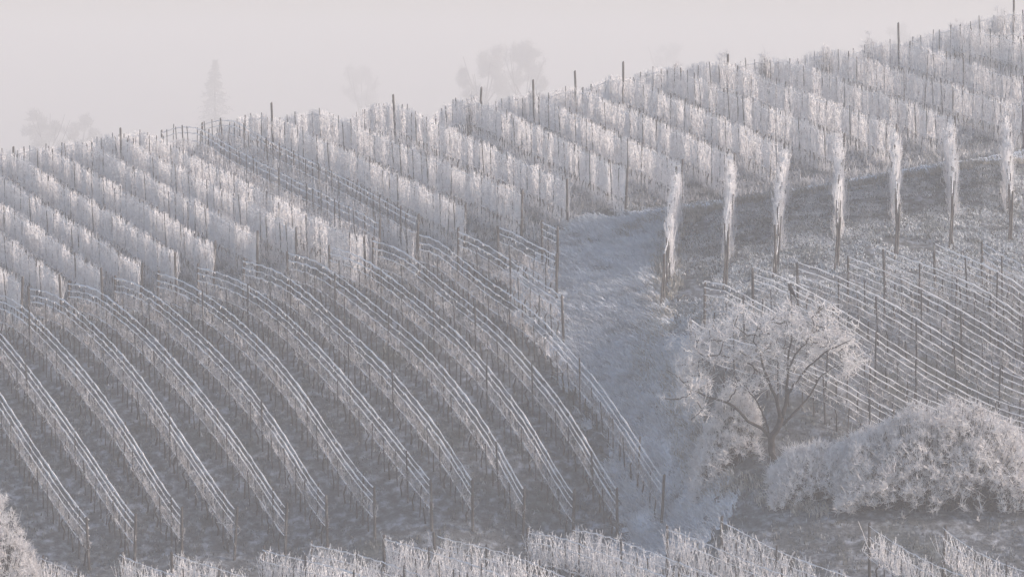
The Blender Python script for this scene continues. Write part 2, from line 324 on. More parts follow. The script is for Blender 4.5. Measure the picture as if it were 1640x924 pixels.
def terrain(x, y, rough=True):
    x = np.atleast_1d(np.asarray(x, float)); y = np.atleast_1d(np.asarray(y, float))
    out = np.empty(x.shape)
    for i in range(0, len(x), 20000):
        q = np.stack([x[i:i + 20000], y[i:i + 20000]], 1) / _s
        out[i:i + 20000] = _U(q, _P) @ _W[:_n] + _W[_n] + q @ _W[_n + 1:]
    near = float(rough) * np.clip((240 - y) / 30, 0, 1) * np.clip((y - 100) / 20, 0, 1)
    out += near * (0.16 * (vnoise(x * 0.9, y * 0.9) - 0.5) + 0.09 * (vnoise(x * 2.3 + 7, y * 2.3) - 0.5) + 0.05 * (vnoise(x * 5.1, y * 5.1 + 3) - 0.5))
    far = np.maximum(np.clip((np.abs(x) - 420) / 500, 0, 1), np.maximum(np.clip((y - 1800) / 500, 0, 1), np.clip((-60 - y) / 300, 0, 1)))
    far = far * far * (3 - 2 * far)
    out = out * (1 - far) - 60.0 * far
    w = np.clip((np.abs(x) - 75) / 120, 0, 1) * np.clip((260 - y) / 60, 0, 1) * np.clip((y + 20) / 60, 0, 1)
    return np.maximum(np.minimum(out, 12.0), -75.0)

def tz(x, y):
    return float(terrain([x], [y])[0])

def axis(lo, hi, step, far_lo, far_hi, grow=1.28):
    a = list(np.arange(lo, hi + 1e-6, step)); s = step
    b = a[-1]
    while b < far_hi:
        s *= grow; b = min(b + s, far_hi); a.append(b)
    s = step; b = a[0]; pre = []
    while b > far_lo:
        s *= grow; b = max(b - s, far_lo); pre.append(b)
    return np.array(pre[::-1] + a)

def sheet(name, xs, ys, mat, dz=0.0, keep=None):
    X, Y = np.meshgrid(xs, ys)
    Z = terrain(X.ravel(), Y.ravel()) + dz
    nx, ny = len(xs), len(ys)
    idx = np.arange(nx * ny).reshape(ny, nx)
    q = np.stack([idx[:-1, :-1], idx[:-1, 1:], idx[1:, 1:], idx[1:, :-1]], -1).reshape(-1, 4)
    V = np.stack([X.ravel(), Y.ravel(), Z], 1)
    if keep is not None:
        cx = V[q].mean(1)
        q = q[keep(cx[:, 0], cx[:, 1])]
        used = np.unique(q); mp = -np.ones(len(V), int); mp[used] = np.arange(len(used)); V = V[used]; q = mp[q]
    me = bpy.data.meshes.new(name)
    me.from_pydata(V.tolist(), [], q.tolist()); me.materials.append(mat)
    me.polygons.foreach_set('use_smooth', np.ones(len(q), dtype=bool)); me.update()
    return link(name, me)

def inside(poly):
    P = np.array(poly)
    def f(x, y):
        c = np.zeros(x.shape, bool)
        j = len(P) - 1
        for i in range(len(P)):
            a = (P[i, 1] > y) != (P[j, 1] > y)
            t = (P[j, 0] - P[i, 0]) * (y - P[i, 1]) / (P[j, 1] - P[i, 1] + 1e-12) + P[i, 0]
            c ^= a & (x < t); j = i
        return c
    return f

gx = axis(-36, 32, 0.36, -2500, 2500)
gy = axis(134, 216, 0.36, -300, 3000)
tag(sheet('ground', gx, gy, M_GROUND), kind='structure')
in_path = inside(PATH)
wob = lambda x, y: in_path(x + 1.3 * (vnoise(x * 1.3, y * 1.3 + 9) - 0.5) + 0.7 * (vnoise(x * 4.1, y * 4.1) - 0.5), y + 1.5 * (vnoise(x * 1.1 + 4, y * 1.1) - 0.5))
tag(sheet('grass_path', np.arange(-2, 10, 0.22), np.arange(141, 175, 0.22), M_PATH, 0.03, wob), kind='structure')
in_track = inside(TRACK)
tag(sheet('track', np.arange(1, 30, 0.22), np.arange(168, 192, 0.22), M_PATH, 0.03,
          lambda x, y: in_track(x, y + 0.8 * (vnoise(x * 0.9, y * 0.9) - 0.5)) & ~wob(x, y)), kind='structure')

def blades(name, x, y, h, per, mat, lean=(0, 0), wid=0.02, spread=0.12):
    k = len(x); rng = RNG
    X = np.repeat(x, per) + rng.normal(0, spread, k * per); Y = np.repeat(y, per) + rng.normal(0, spread, k * per)
    Z = terrain(X, Y) - 0.01
    hh = np.repeat(h, per) * rng.uniform(0.5, 1.15, k * per)
    a = rng.uniform(0, 2 * math.pi, k * per)
    w = wid * rng.uniform(0.6, 1.4, k * per)
    tx = rng.normal(lean[0], 0.45, k * per) * hh; ty = rng.normal(lean[1], 0.45, k * per) * hh
    b = np.stack([X, Y, Z], 1)
    o = np.stack([np.cos(a) * w, np.sin(a) * w, 0 * a], 1)
    mid = b + np.stack([tx * 0.35, ty * 0.35, hh * 0.62], 1)
    tip = b + np.stack([tx, ty, hh * rng.uniform(0.65, 1.0, k * per)], 1)
    V = np.stack([b - o, b + o, mid + o * 0.8, mid - o * 0.8, tip], 1).reshape(-1, 3)
    n = k * per
    base = np.arange(n)[:, None] * 5
    q = (base + np.array([[0, 1, 2, 3]])).tolist(); t = (base + np.array([[3, 2, 4]])).tolist()
    me = bpy.data.meshes.new(name); me.from_pydata(V.tolist(), [], q + t); me.materials.append(mat); me.update()
    return link(name, me)

n = 46000
x = RNG.uniform(-33, 30, n); y = RNG.uniform(137, 207, n)
k = (vnoise(x * 0.6, y * 0.6) + 0.5 * vnoise(x * 2, y * 2)) > 0.54
k &= ~wob(x, y)
tag(blades('grass', x[k], y[k], RNG.uniform(0.08, 0.24, k.sum()), 5, M_GRASS), 'short frosted grass growing between the vine rows', 'grass', kind='stuff')
n = 45000
x = RNG.uniform(-34, 34, n); y = RNG.uniform(171, 209, n)
k = (~wob(x, y)) & (~in_track(x, y)) & (vnoise(x * 0.8 + 3, y * 0.8) > 0.25)
k &= (x < 3) | (y > 174 + (x - 3) * 0.55)
tag(blades('grass', x[k], y[k], RNG.uniform(0.2, 0.55, k.sum()), 4, M_UGRASS, (-0.1, -0.2), 0.022), 'tall frosted grass under the upper vine rows', 'grass', kind='stuff')
n = 60000
x = RNG.uniform(5, 32, n); y = RNG.uniform(150, 184, n)
k = (~wob(x, y)) & (~in_track(x, y)) & (y < 174 + (x - 3) * 0.55) & (y > 146 + x * 0.72) & (vnoise(x * 0.7 + 13, y * 0.7) > 0.3)
tag(blades('grass', x[k], y[k], RNG.uniform(0.06, 0.18, k.sum()), 5, M_SGRASS, (-0.3, -0.4), 0.024), 'short frosted turf on the shelf around the short vine rows', 'grass', kind='stuff')
n = 9000
x = RNG.uniform(3, 31, n); y = RNG.uniform(171, 190, n)
k = in_track(x, y) & ~wob(x, y)
tag(blades('grass', x[k], y[k], RNG.uniform(0.05, 0.16, k.sum()), 5, M_PGRASS, (-0.4, -0.3), 0.02), 'thin white frosted grass on the track below the upper rows', 'grass', kind='stuff')
n = 26000
x = RNG.uniform(-2, 10, n); y = RNG.uniform(141, 175, n)
k = wob(x, y)
tag(blades('grass', x[k], y[k], RNG.uniform(0.15, 0.46, k.sum()), 6, M_PGRASS, (-1.0, -0.5), 0.026, 0.09),
    'long frosted grass combed downhill on the path', 'grass', kind='stuff')
n = 60000
x = RNG.uniform(0, 30, n); y = RNG.uniform(139, 190, n)
def along(pts, x, y, w):
    P = np.array(pts); best = np.full(x.shape, 1e9)
    for a, b in zip(P[:-1], P[1:]):
        d = b - a; t = np.clip(((x - a[0]) * d[0] + (y - a[1]) * d[1]) / (d @ d), 0, 1)
        best = np.minimum(best, np.hypot(x - a[0] - d[0] * t, y - a[1] - d[1] * t))
    return best < w * (0.3 + 1.4 * vnoise(x * 1.5, y * 1.5))
k = along(BANK, x, y, 0.55) | along(EDGE, x, y, 0.5)
tag(blades('grass', x[k], y[k], RNG.uniform(0.2, 0.5, k.sum()), 5, M_BGRASS, (-0.3, -0.3), 0.022),
    'pale tussock grass along the banks of the path and track', 'grass', kind='stuff')

# ------------------------------------------------------------------ vineyard rows
def rnd(a, b, k=None): return RNG.uniform(a, b, k)

def shoots(mb, base, tip, r, nseg, wig, spur, mi=0, spur_len=(0.05, 0.13)):
    """bent frosted canes from base to tip with short frost spurs"""
    k = len(base)
    t = np.linspace(0, 1, nseg + 1)
    bow = RNG.normal(0, wig, (k, 3)); bow[:, 2] *= 0.3
    pts = [base * (1 - a) + tip * a + bow * math.sin(math.pi * a) + (RNG.normal(0, wig * 0.25, (k, 3)) if 0 < a < 1 else 0) for a in t]
    for i in range(nseg):
        mb.prisms(pts[i], pts[i + 1], r * (1 - 0.45 * t[i]), r * (1 - 0.45 * t[i + 1]), 3, mi)
    for s in range(spur):
        a = RNG.uniform(0.1, 1.0, (k, 1)); i = np.minimum((a * nseg).astype(int), nseg - 1)
        f = a * nseg - i
        P = np.stack(pts, 1); rows = np.arange(k)
        p = P[rows, i[:, 0]] * (1 - f) + P[rows, i[:, 0] + 1] * f
        d = RNG.normal(0, 1, (k, 3)); d[:, 2] = np.abs(d[:, 2]) * 0.7 + 0.1
        d /= np.linalg.norm(d, axis=1, keepdims=True)
        mb.prisms(p, p + d * RNG.uniform(*spur_len, (k, 1)), r * 0.75, r * 0.25, 3, mi)

def trunk(mb, top, mi=1):
    j = RNG.normal(0, 0.05, (3, 3)); j[:, 2] = 0
    pts = np.array([[0, 0, -0.12], [0, 0, top * 0.35], [0, 0, top * 0.7], [0, 0, top]]) ; pts[1:] += j
    mb.tube(pts, [0.038, 0.032, 0.028, 0.024], 5, mi)
    return pts[-1]

def vine_upper(n=44, yw=0.10, top=(1.8, 2.22)):
    mb = MB(); c = trunk(mb, 0.75)
    b = np.stack([rnd(-0.52, 0.52, n), RNG.normal(0, 0.05, n), rnd(0.62, 0.95, n)], 1)
    tp = np.stack([b[:, 0] + RNG.normal(0, 0.12, n), RNG.normal(0, yw, n), rnd(*top, n)], 1)
    shoots(mb, b, tp, 0.0135, 3, 0.05, 6)
    shoots(mb, np.array([c, c]), np.array([c + [0.5, 0, 0.12], c + [-0.5, 0, 0.12]]), 0.022, 3, 0.04, 6)
    # suckers and long grass round the foot
    m = 42
    b = np.stack([rnd(-0.5, 0.5, m), RNG.normal(0, 0.10, m), rnd(-0.05, 0.05, m)], 1)
    tp = b + np.stack([RNG.normal(0, 0.10, m), RNG.normal(0, 0.10, m), rnd(0.25, 0.85, m)], 1)
    shoots(mb, b, tp, 0.011, 2, 0.04, 3)
    return mb.mesh('vine', [M_FROST, M_BARK])

def vine_slope(n=19, foot=5):
    mb = MB(); c = trunk(mb, 0.82)
    shoots(mb, np.array([c, c]), np.array([c + [0.5, 0, 0.05], c + [-0.5, 0, 0.05]]), 0.024, 4, 0.05, 8)
    b = np.stack([rnd(-0.5, 0.5, n), RNG.normal(0, 0.03, n), rnd(0.80, 0.95, n)], 1)
    tp = b + np.stack([RNG.normal(0, 0.20, n), RNG.normal(0, 0.08, n), rnd(0.2, 0.62, n)], 1)
    shoots(mb, b, tp, 0.0115, 3, 0.05, 4)
    if foot > 5:
        b = np.stack([rnd(-0.5, 0.5, foot), RNG.normal(0, 0.15, foot), rnd(-0.05, 0.05, foot)], 1)
        tp = b + np.stack([RNG.normal(0, 0.10, foot), RNG.normal(0, 0.12, foot), rnd(0.5, 1.4, foot)], 1)
        shoots(mb, b, tp, 0.014, 2, 0.05, 5, 2)
    m = 5
    b = np.stack([rnd(-0.5, 0.5, m), RNG.normal(0, 0.03, m), rnd(0.80, 0.9, m)], 1)
    tp = b + np.stack([RNG.normal(0, 0.12, m), RNG.normal(0, 0.06, m), -rnd(0.15, 0.4, m)], 1)
    shoots(mb, b, tp, 0.011, 2, 0.05, 2)
    return mb.mesh('vine', [M_CANE, M_BARK, M_FROST])

def vine_front(n=30):
    mb = MB(); c = trunk(mb, 0.8)
    shoots(mb, np.array([c, c]), np.array([c + [0.5, 0, 0.05], c + [-0.5, 0, 0.05]]), 0.024, 4, 0.05, 8)
    b = np.stack([rnd(-0.5, 0.5, n), RNG.normal(0, 0.05, n), rnd(0.75, 1.0, n)], 1)
    tp = b + np.stack([RNG.normal(0, 0.28, n), RNG.normal(0, 0.14, n), rnd(0.4, 1.25, n)], 1)
    shoots(mb, b, tp, 0.0135, 3, 0.09, 6)
    return mb.mesh('vine', [M_FROST, M_BARK])

V_UP = [vine_upper() for _ in range(9)]
V_COL = [vine_upper(46, 0.10, (1.75, 2.25)) for _ in range(6)]
V_SL = [vine_slope() for _ in range(9)]
V_RT = [vine_slope(20) for _ in range(7)]
V_BARE = [vine_slope(10, 60) for _ in range(4)]
V_FR = [vine_front() for _ in range(8)]

def post_mesh(name, r, mat, n=7):
    mb = MB()
    mb.tube([(0, 0, -0.35), (0, 0, 0.3), (0.006, 0, 0.7), (0, 0.004, 0.985), (0, 0, 1.0)], [r * 1.08, r * 1.05, r, r * 0.96, r * 0.72], n)
    return mb.mesh(name, mat)
POST = post_mesh('end_post', 0.055, M_WOOD)
LINE = post_mesh('line_post', 0.036, M_STEEL, 6)
STAKE = post_mesh('stake', 0.025, M_STEEL, 5)

def wire(name, P, h, parent, o, sag, r):
    q = []
    for i in range(len(P) - 1):
        for a in np.linspace(0, 1, 5)[:-1]:
            p = P[i] * (1 - a) + P[i + 1] * a
            q.append((p[0], p[1], p[2] + h - sag * math.sin(math.pi * a)))
    q.append((P[-1][0], P[-1][1], P[-1][2] + h))
    q = np.array(q)
    rr = RNG.uniform(0.5, 1.2, len(q)) * r * (0.6 + 0.75 * vnoise(q[:, 0] * 0.9 + h * 31, q[:, 1] * 0.9))
    mb = MB(); mb.tube(q - np.array(o), rr, 4)
    # clots of rime hanging on the wire
    k = int(len(q) * 0.9)
    i = RNG.integers(0, len(q) - 1, k); a = RNG.random((k, 1))
    p = q[i] * (1 - a) + q[i + 1] * a - np.array(o)
    d = RNG.normal(0, 0.02, (k, 3)); d[:, 2] -= RNG.uniform(0.0, 0.09, k)
    mb.prisms(p, p + d, r * 1.1, r * 0.4, 3)
    return mb.build(name, M_WIRE, parent)

COUNT = {}
def vine_row(kind, x0, y0, x1, y1, label, group, tall=(None, None)):
    cfg = {
        'slope': dict(vines=V_SL, wires=(2.0, 1.70, 1.40, 0.84), step=1.0, stake=1.42, line=5, H=2.06, wr=0.034),
        'upper': dict(vines=V_UP, wires=(1.95, 0.84), step=1.0, stake=2.12, line=6, H=2.15, wr=0.016),
        'bare': dict(vines=V_BARE, wires=(2.05, 1.78, 1.35, 0.84), step=1.0, stake=2.1, line=4, H=2.15, wr=0.028),
        'column': dict(vines=V_COL, wires=(1.95, 0.84), step=0.62, stake=2.0, line=8, H=2.1, wr=0.016),
        'right': dict(vines=V_RT, wires=(2.02, 1.74, 1.45, 1.15, 0.84), step=0.95, stake=1.25, line=2, H=1.95, wr=0.032),
        'front': dict(vines=V_FR, wires=(2.0, 1.6, 0.84), step=1.0, stake=1.7, line=4, H=2.08, wr=0.025),
    }[kind]
    L = math.hypot(x1 - x0, y1 - y0)
    n = max(2, int(round(L / cfg['step'])))
    t = np.linspace(0, 1, n + 1)
    X = x0 + (x1 - x0) * t; Y = y0 + (y1 - y0) * t
    wobx = 0.05 * np.sin(t * 9 + x0); X = X + wobx
    P = np.stack([X, Y, terrain(X, Y, False)], 1)
    rz = math.atan2(y1 - y0, x1 - x0)
    o = thing('vineyard_row', label, 'vine row', tuple(P[0]), 0.0, group)
    O = P[0]
    for i, w in enumerate(cfg['wires']):
        wire('wire', P, w + rnd(-0.03, 0.03), o, O, rnd(0.015, 0.045), cfg['wr'] * (1.05 if i == 0 else 0.92 if i == 1 else 0.85 if kind in ('right', 'slope') else 0.72))
    if kind == 'upper' and tall[0]:
        link('ridge_post', POST, o, tuple(P[11] - O), (R(rnd(-3, 3)), R(rnd(-3, 3)), rz), (1.1, 1.1, tall[0] + 0.45))
    for e, j, h in ((0, 0, None if kind == 'upper' else tall[0]), (1, n, tall[1])):
        hh = (h or cfg['H'] + rnd(0.0, 0.12))
        s = -1 if e == 0 else 1
        link('end_post', POST, o, tuple(P[j] - O), (R(rnd(-3, 3)), R(s * rnd(-1, 3)), rz), (1, 1, hh))
    for j in range(1, n):
        if kind == 'upper' and tall[0] and j == 11:
            continue
        if j % cfg['line'] == 0:
            link('line_post', LINE, o, tuple(P[j] - O), (R(rnd(-2.5, 2.5)), R(rnd(-2.5, 2.5)), rnd(0, 6)), (1, 1, cfg['H'] + rnd(-0.03, 0.12)))
        else:
            hh = cfg['stake'] * rnd(0.93, 1.10)
            link('stake', STAKE, o, tuple(P[j] - O + [rnd(-.06, .06), rnd(-.06, .06), 0]), (R(rnd(-4, 4)), R(rnd(-4, 4)), rnd(0, 6)), (1, 1, hh))
    for j in range(n - 5 if kind == 'column' else n):
        p = (P[j] + P[j + 1]) / 2
        jit = rnd(-0.1, 0.1)
        me = cfg['vines'][RNG.integers(0, len(cfg['vines']))]
        sl = math.atan2(P[j + 1][2] - P[j][2], L / n)
        flip = -1.0 if RNG.random() < .5 else 1.0
        sh = Matrix.Identity(4); sh[2][0] = math.tan(sl) * flip          # canes stay upright, the row follows the slope
        v = link('vine', me, o)
        v.matrix_parent_inverse = Matrix.Translation(p - O) @ Matrix.Rotation(rz + (math.pi if flip < 0 else 0), 4, 'Z') @ sh @ Matrix.Diagonal((rnd(1.0, 1.12), rnd(0.8, 1.3), rnd(0.96, 1.04), 1))
    if kind == 'column':
        d = np.array([x1 - x0, y1 - y0]) / L
        b = P[n] + np.array([d[0] * 0.55 - 0.12, d[1] * 0.55, 0]); b[2] = tz(b[0], b[1]) - 0.1
        mb = MB(); mb.tube(np.array([b, P[n] + [0, 0, 1.75]]) - O, [0.04, 0.035], 6)
        mb.build('brace_post', M_WOOD, o)
    return o

slope_i = col_i = right_i = front_i = 0
uppers = [r for r in ROWS if r[0] in ('upper', 'bare')]
bare = [i for i, r in enumerate(uppers) if r[0] == 'bare']
TALL = {4: 2.0, 7: 2.2, 13: 2.2, 19: 2.2, 11: 2.4, 14: 2.4, 15: 2.6, 16: 2.6, 17: 2.5, 22: 2.7, 24: 2.8}
for i, r in enumerate(uppers):
    if r[0] == 'bare':
        lab = 'bare wire row among frosted cane rows, ' + ('nearer the grass path' if i == bare[1] else 'farther from the grass path')
        grp = 'bare wire rows on the upper terrace'
    elif i < bare[0]:
        lab = 'upper frosted cane row, %s from the two bare wire rows, away from the path' % ORD[bare[0] - i - 1]
        grp = 'frosted vine rows on the upper terrace'
    else:
        lab = 'upper frosted cane row, %s from the two bare wire rows, towards the track' % ORD[i - bare[1] - 1]
        grp = 'frosted vine rows on the upper terrace'
    vine_row(*r, lab, grp, (TALL.get(i), None))
for r in ROWS:
    if r[0] == 'slope':
        slope_i += 1
        vine_row(*r, 'wire trellis row of pruned vines on steep slope, %s from the grass path' % ORD[slope_i - 1], 'wire trellis rows on the steep slope')
    elif r[0] == 'column':
        col_i += 1
        vine_row(*r, 'short white frosted vine row below the track, %s from the grass path' % ORD[col_i - 1], 'short vine rows between track and trellis rows')
    elif r[0] == 'right':
        right_i += 1
        vine_row(*r, 'straight wire trellis row behind the bare tree, %s counting upward from the tree' % ORD[right_i - 1], 'wire trellis rows behind the tree')
    elif r[0] == 'front':
        front_i += 1
        vine_row(*r, 'shaggy frosted vine row at the foot of the slope, %s counting towards the large bush' % ORD[front_i - 1], 'vine rows at the foot of the slope')

# ------------------------------------------------------------------ trees and bushes
def sprays(mb, pts, per, ln, r, up=0.4, mi=0, out=None):
    """rimed twig sprays at each point"""
    k = len(pts); P = np.repeat(pts, per, 0)
    P = P + RNG.normal(0, ln * 0.14, P.shape)
    d = RNG.normal(0, 1, P.shape); d[:, 2] += up
    if out is not None: d += np.repeat(out, per, 0)
    d /= np.linalg.norm(d, axis=1, keepdims=True)
    L = RNG.uniform(0.4, 1.2, (len(P), 1)) * ln
    m = P + d * L * 0.55
    d2 = d + RNG.normal(0, 0.35, P.shape); d2[:, 2] += 0.15
    e = m + d2 * L * 0.5
    mb.prisms(P, m, r, r * 0.9, 3, mi); mb.prisms(m, e, r * 0.9, r * 0.45, 3, mi)

def grow(mb, nodes, targets, r0, r1, mi, sag=0.12):
    """join every target to the nearest branch node with a curved twig"""
    N = [np.array(p) for p in nodes]
    D = np.min(np.linalg.norm(targets[:, None, :] - np.array(N)[None], axis=2), axis=1)
    A = np.zeros((len(N) + 3 * len(targets), 3)); A[:len(N)] = N; c = len(N)
    s0, s1, ra, rb = [], [], [], []
    for i in np.argsort(D):
        t = targets[i]
        j = np.argmin(((A[:c] - t) ** 2).sum(1)); p = A[j]
        d = np.linalg.norm(t - p)
        m1 = p + (t - p) * 0.4 + RNG.normal(0, 0.07, 3) * d + np.array([0, 0, -sag * d])
        m2 = p + (t - p) * 0.75 + RNG.normal(0, 0.06, 3) * d + np.array([0, 0, -sag * 0.6 * d])
        for a, b, q0, q1 in ((p, m1, 1, .75), (m1, m2, .75, .5), (m2, t, .5, .3)):
            s0.append(a); s1.append(b); ra.append(r1 + (r0 - r1) * q0 * min(1, d)); rb.append(r1 + (r0 - r1) * q1 * min(1, d))
        A[c:c + 3] = (m1, m2, t); c += 3
    mb.prisms(s0, s1, ra, rb, 4, mi)

def resample(p, k):
    p = np.array(p, float); s = np.r_[0, np.cumsum(np.linalg.norm(np.diff(p, axis=0), axis=1))]
    t = np.linspace(0, s[-1], k)
    return np.stack([np.interp(t, s, p[:, i]) for i in range(3)], 1)

# the bare tree on the bank: limbs in metres from the foot of the trunk
TX, TY = 10.29, 147.0
TZ = tz(TX, TY)
tree = thing('bare_tree', 'bare spreading tree white with hoar frost on the bank beside the grass path', 'tree', (TX, TY, TZ))
k_ = 0.00795
def L3(pts, ydev):
    out = []
    for i, (a, b) in enumerate(pts):
        out.append(((a - 615) * k_, ydev * i / max(1, len(pts) - 1), (850 - b) * k_))
    return out
limbs = [
    (L3([(615, 875), (612, 800), (605, 740), (640, 690), (655, 640)], 0.0), 0.155, 0.105),
    (L3([(604, 745), (560, 700), (480, 650), (430, 590), (375, 555), (310, 545), (250, 515), (195, 498), (185, 450)], -0.9), 0.075, 0.022),
    (L3([(603, 735), (580, 660), (540, 570), (500, 520), (470, 470)], 1.3), 0.045, 0.015),
    (L3([(652, 650), (640, 590), (620, 530), (580, 440), (560, 370), (540, 300), (510, 255), (530, 200)], -0.5), 0.085, 0.018),
    (L3([(585, 445), (520, 400), (450, 340), (400, 300)], 0.9), 0.045, 0.013),
    (L3([(657, 645), (683, 560), (685, 430), (690, 330), (710, 240), (705, 160)], 0.4), 0.085, 0.018),
    (L3([(688, 410), (720, 330), (790, 250), (810, 180)], -0.8), 0.045, 0.013),
    (L3([(687, 525), (740, 450), (780, 390), (835, 335), (900, 290), (985, 250)], -1.0), 0.060, 0.014),
    (L3([(660, 680), (750, 590), (800, 540), (850, 450), (920, 400), (960, 395)], 1.0), 0.062, 0.014),
    (L3([(385, 558), (420, 510), (430, 450)], -0.3), 0.030, 0.012),
    (L3([(200, 500), (140, 430), (80, 390)], -0.6), 0.026, 0.010),
    (L3([(300, 545), (250, 600), (200, 640)], -0.6), 0.022, 0.010),
]
# connect the y offset of secondary limbs with their parents
limbs[4] = ([(p[0], p[1] - 0.28, p[2]) for p in limbs[4][0]],) + limbs[4][1:]
limbs[6] = ([(p[0], p[1] + 0.2, p[2]) for p in limbs[6][0]],) + limbs[6][1:]
limbs[9] = ([(p[0], p[1] - 0.45, p[2]) for p in limbs[9][0]],) + limbs[9][1:]
limbs[10] = ([(p[0], p[1] - 0.9, p[2]) for p in limbs[10][0]],) + limbs[10][1:]
limbs[11] = ([(p[0], p[1] - 0.6, p[2]) for p in limbs[11][0]],) + limbs[11][1:]
mb = MB(); nodes = []
for pts, ra, rb in limbs:
    q = resample(pts, 16)
    q[1:-1] += RNG.normal(0, 0.018, (14, 3))
    mb.tube(q, np.linspace(ra * 0.95, rb * 1.15, 16), 7)
    nodes += list(q[4:])
mb.build('trunk', M_BARK, tree, True)
# crown volume: several lobes
lobes = [((-0.4, 0, 4.95), (2.5, 1.4, 1.35), 250), ((1.3, 0, 4.95), (2.1, 1.4, 1.4), 200), ((-2.5, -0.2, 4.2), (1.8, 1.2, 1.3), 230),
         ((-3.7, -0.6, 3.1), (1.35, 1.0, 0.95), 120), ((2.6, 0.2, 4.1), (1.3, 1.2, 1.1), 130), ((0.2, 0, 3.4), (2.4, 1.2, 0.9), 60), ((-1.6, -0.2, 3.3), (1.3, 1.0, 0.8), 80), ((-2.9, -0.5, 2.2), (1.1, 0.9, 0.7), 50)]
tg = []
for c, s, m in lobes:
    d = RNG.normal(0, 1, (m, 3)); d /= np.linalg.norm(d, axis=1, keepdims=True)
    tg.append(np.array(c) + d * np.array(s) * (RNG.random((m, 1)) ** 0.45))
tg = np.concatenate(tg)
gap = vnoise(tg[:, 0] * 1.7 + 20, tg[:, 2] * 1.7 + 3) > 0.32
tg = tg[gap]
mb = MB()
sec = tg[RNG.permutation(len(tg))[:110]]
grow(mb, nodes, sec, 0.034, 0.016, 1, 0.08)
nodes = nodes + list(sec) + [n_ for s_ in sec for n_ in [s_ * 0.97]]
grow(mb, nodes, tg, 0.024, 0.0115, 0)
sprays(mb, tg, 6, 0.27, 0.011)
sprays(mb, tg, 2, 0.5, 0.010)
mb.build('crown', [M_TWIG, M_BARK], tree)

def bush(name, label, x, y, hx, hy, H, n, per=10, group=None, seed=1, stem_r=0.02, lnk=0.26):
    """many stems fanning from the foot; H(u) is the height along x for u in -1..1"""
    rng = np.random.default_rng(seed)
    o = thing(name, label, 'bush', (x, y, tz(x, y)), 0, group)
    u = rng.uniform(-1, 1, n); v = rng.uniform(-1, 1, n)
    h = np.array([H(a) for a in u]) * np.sqrt(np.clip(1 - 0.75 * v * v, 0.05, 1))
    h *= 0.80 + 0.36 * vnoise(u * hx * 1.25 + seed * 5, v * hy * 1.25)
    f = rng.random(n) ** 0.42
    lx = u * hx; ly = v * hy
    gz = terrain(x + lx, y + ly) - tz(x, y)
    tip = np.stack([lx, ly, gz + h * f], 1)
    bx = u * hx * 0.72; by = v * hy * 0.5
    base = np.stack([bx, by, terrain(x + bx, y + by) - tz(x, y) - 0.1], 1)
    mb = MB()
    k = rng.random(n) < 0.5
    b, t = base[k], tip[k]
    m = b + (t - b) * 0.5 + rng.normal(0, 0.12, t.shape) + np.array([0, 0, 0.15])
    m = np.stack([b[:, 0] * 0.6 + t[:, 0] * 0.4, b[:, 1] * 0.6 + t[:, 1] * 0.4, b[:, 2] * 0.45 + t[:, 2] * 0.55], 1) + rng.normal(0, 0.06, t.shape)
    mb.prisms(b, m, stem_r, stem_r * 0.75, 4); mb.prisms(m, t, stem_r * 0.75, stem_r * 0.4, 4)
    mb.build('stems', M_BARK, o)
    mb = MB()
    out = np.stack([u * 0.7, v * 0.7, 0.5 + 0 * u], 1)
    sprays(mb, tip, per + 7, lnk * 0.9, 0.0085, 0.5, 0, out * 0.4)
    sel = rng.random(n) < 0.12
    sprays(mb, tip[sel], 3, lnk * 1.8, 0.011, 0.7, 0, out[sel])
    mb.build('frosted_twigs', M_TWIG, o)
    return o

def env(pts):
    a = np.array(pts)
    return lambda u: float(np.interp(u, a[:, 0], a[:, 1]))
bush('large_bush', 'large round bush thick with pinkish white frost beside the bare tree', 16.4, 144.6, 4.0, 2.0,
     env([(-1, 1.0), (-0.8, 2.0), (-0.5, 2.7), (-0.15, 3.4), (0.15, 3.6), (0.55, 3.3), (0.85, 2.3), (1, 0.9)]), 3200, 6, None, 11)
bush('low_shrub', 'low frosted shrub spreading between the tree foot and large bush', 11.9, 144.9, 1.9, 1.2,
     env([(-1, 0.5), (-0.6, 1.3), (0, 1.8), (0.5, 1.9), (1, 1.6)]), 950, 6, None, 12)
bush('hedge_shrub', 'pale frosted shrub under the long low limb of the bare tree', 8.45, 147.9, 1.35, 1.1,
     env([(-1, 0.9), (-0.4, 2.5), (0.2, 2.7), (0.7, 2.0), (1, 1.0)]), 800, 6, None, 13)
bush('frosted_bush', 'frosted bush standing alone beside the lowest trellis row ends', -20.6, 139.6, 2.9, 1.6,
     env([(-1, 3.6), (-0.3, 5.2), (0.2, 5.1), (0.5, 4.6), (0.75, 3.4), (1, 1.8)]), 1800, 7, None, 14)

for i, (a, c, hh, dens) in enumerate(SAPLINGS):
    bush('frosted_sapling', 'spindly frosted sapling on the crest, %s counting up the ridge from the grass path' % ORD[i], a, c, 0.55, 0.5,
         env([(-1, hh * 0.55), (-0.3, hh), (0.2, hh * 0.95), (1, hh * 0.6)]), dens, 7, 'saplings along the crest', 40 + i, 0.014, 0.2)

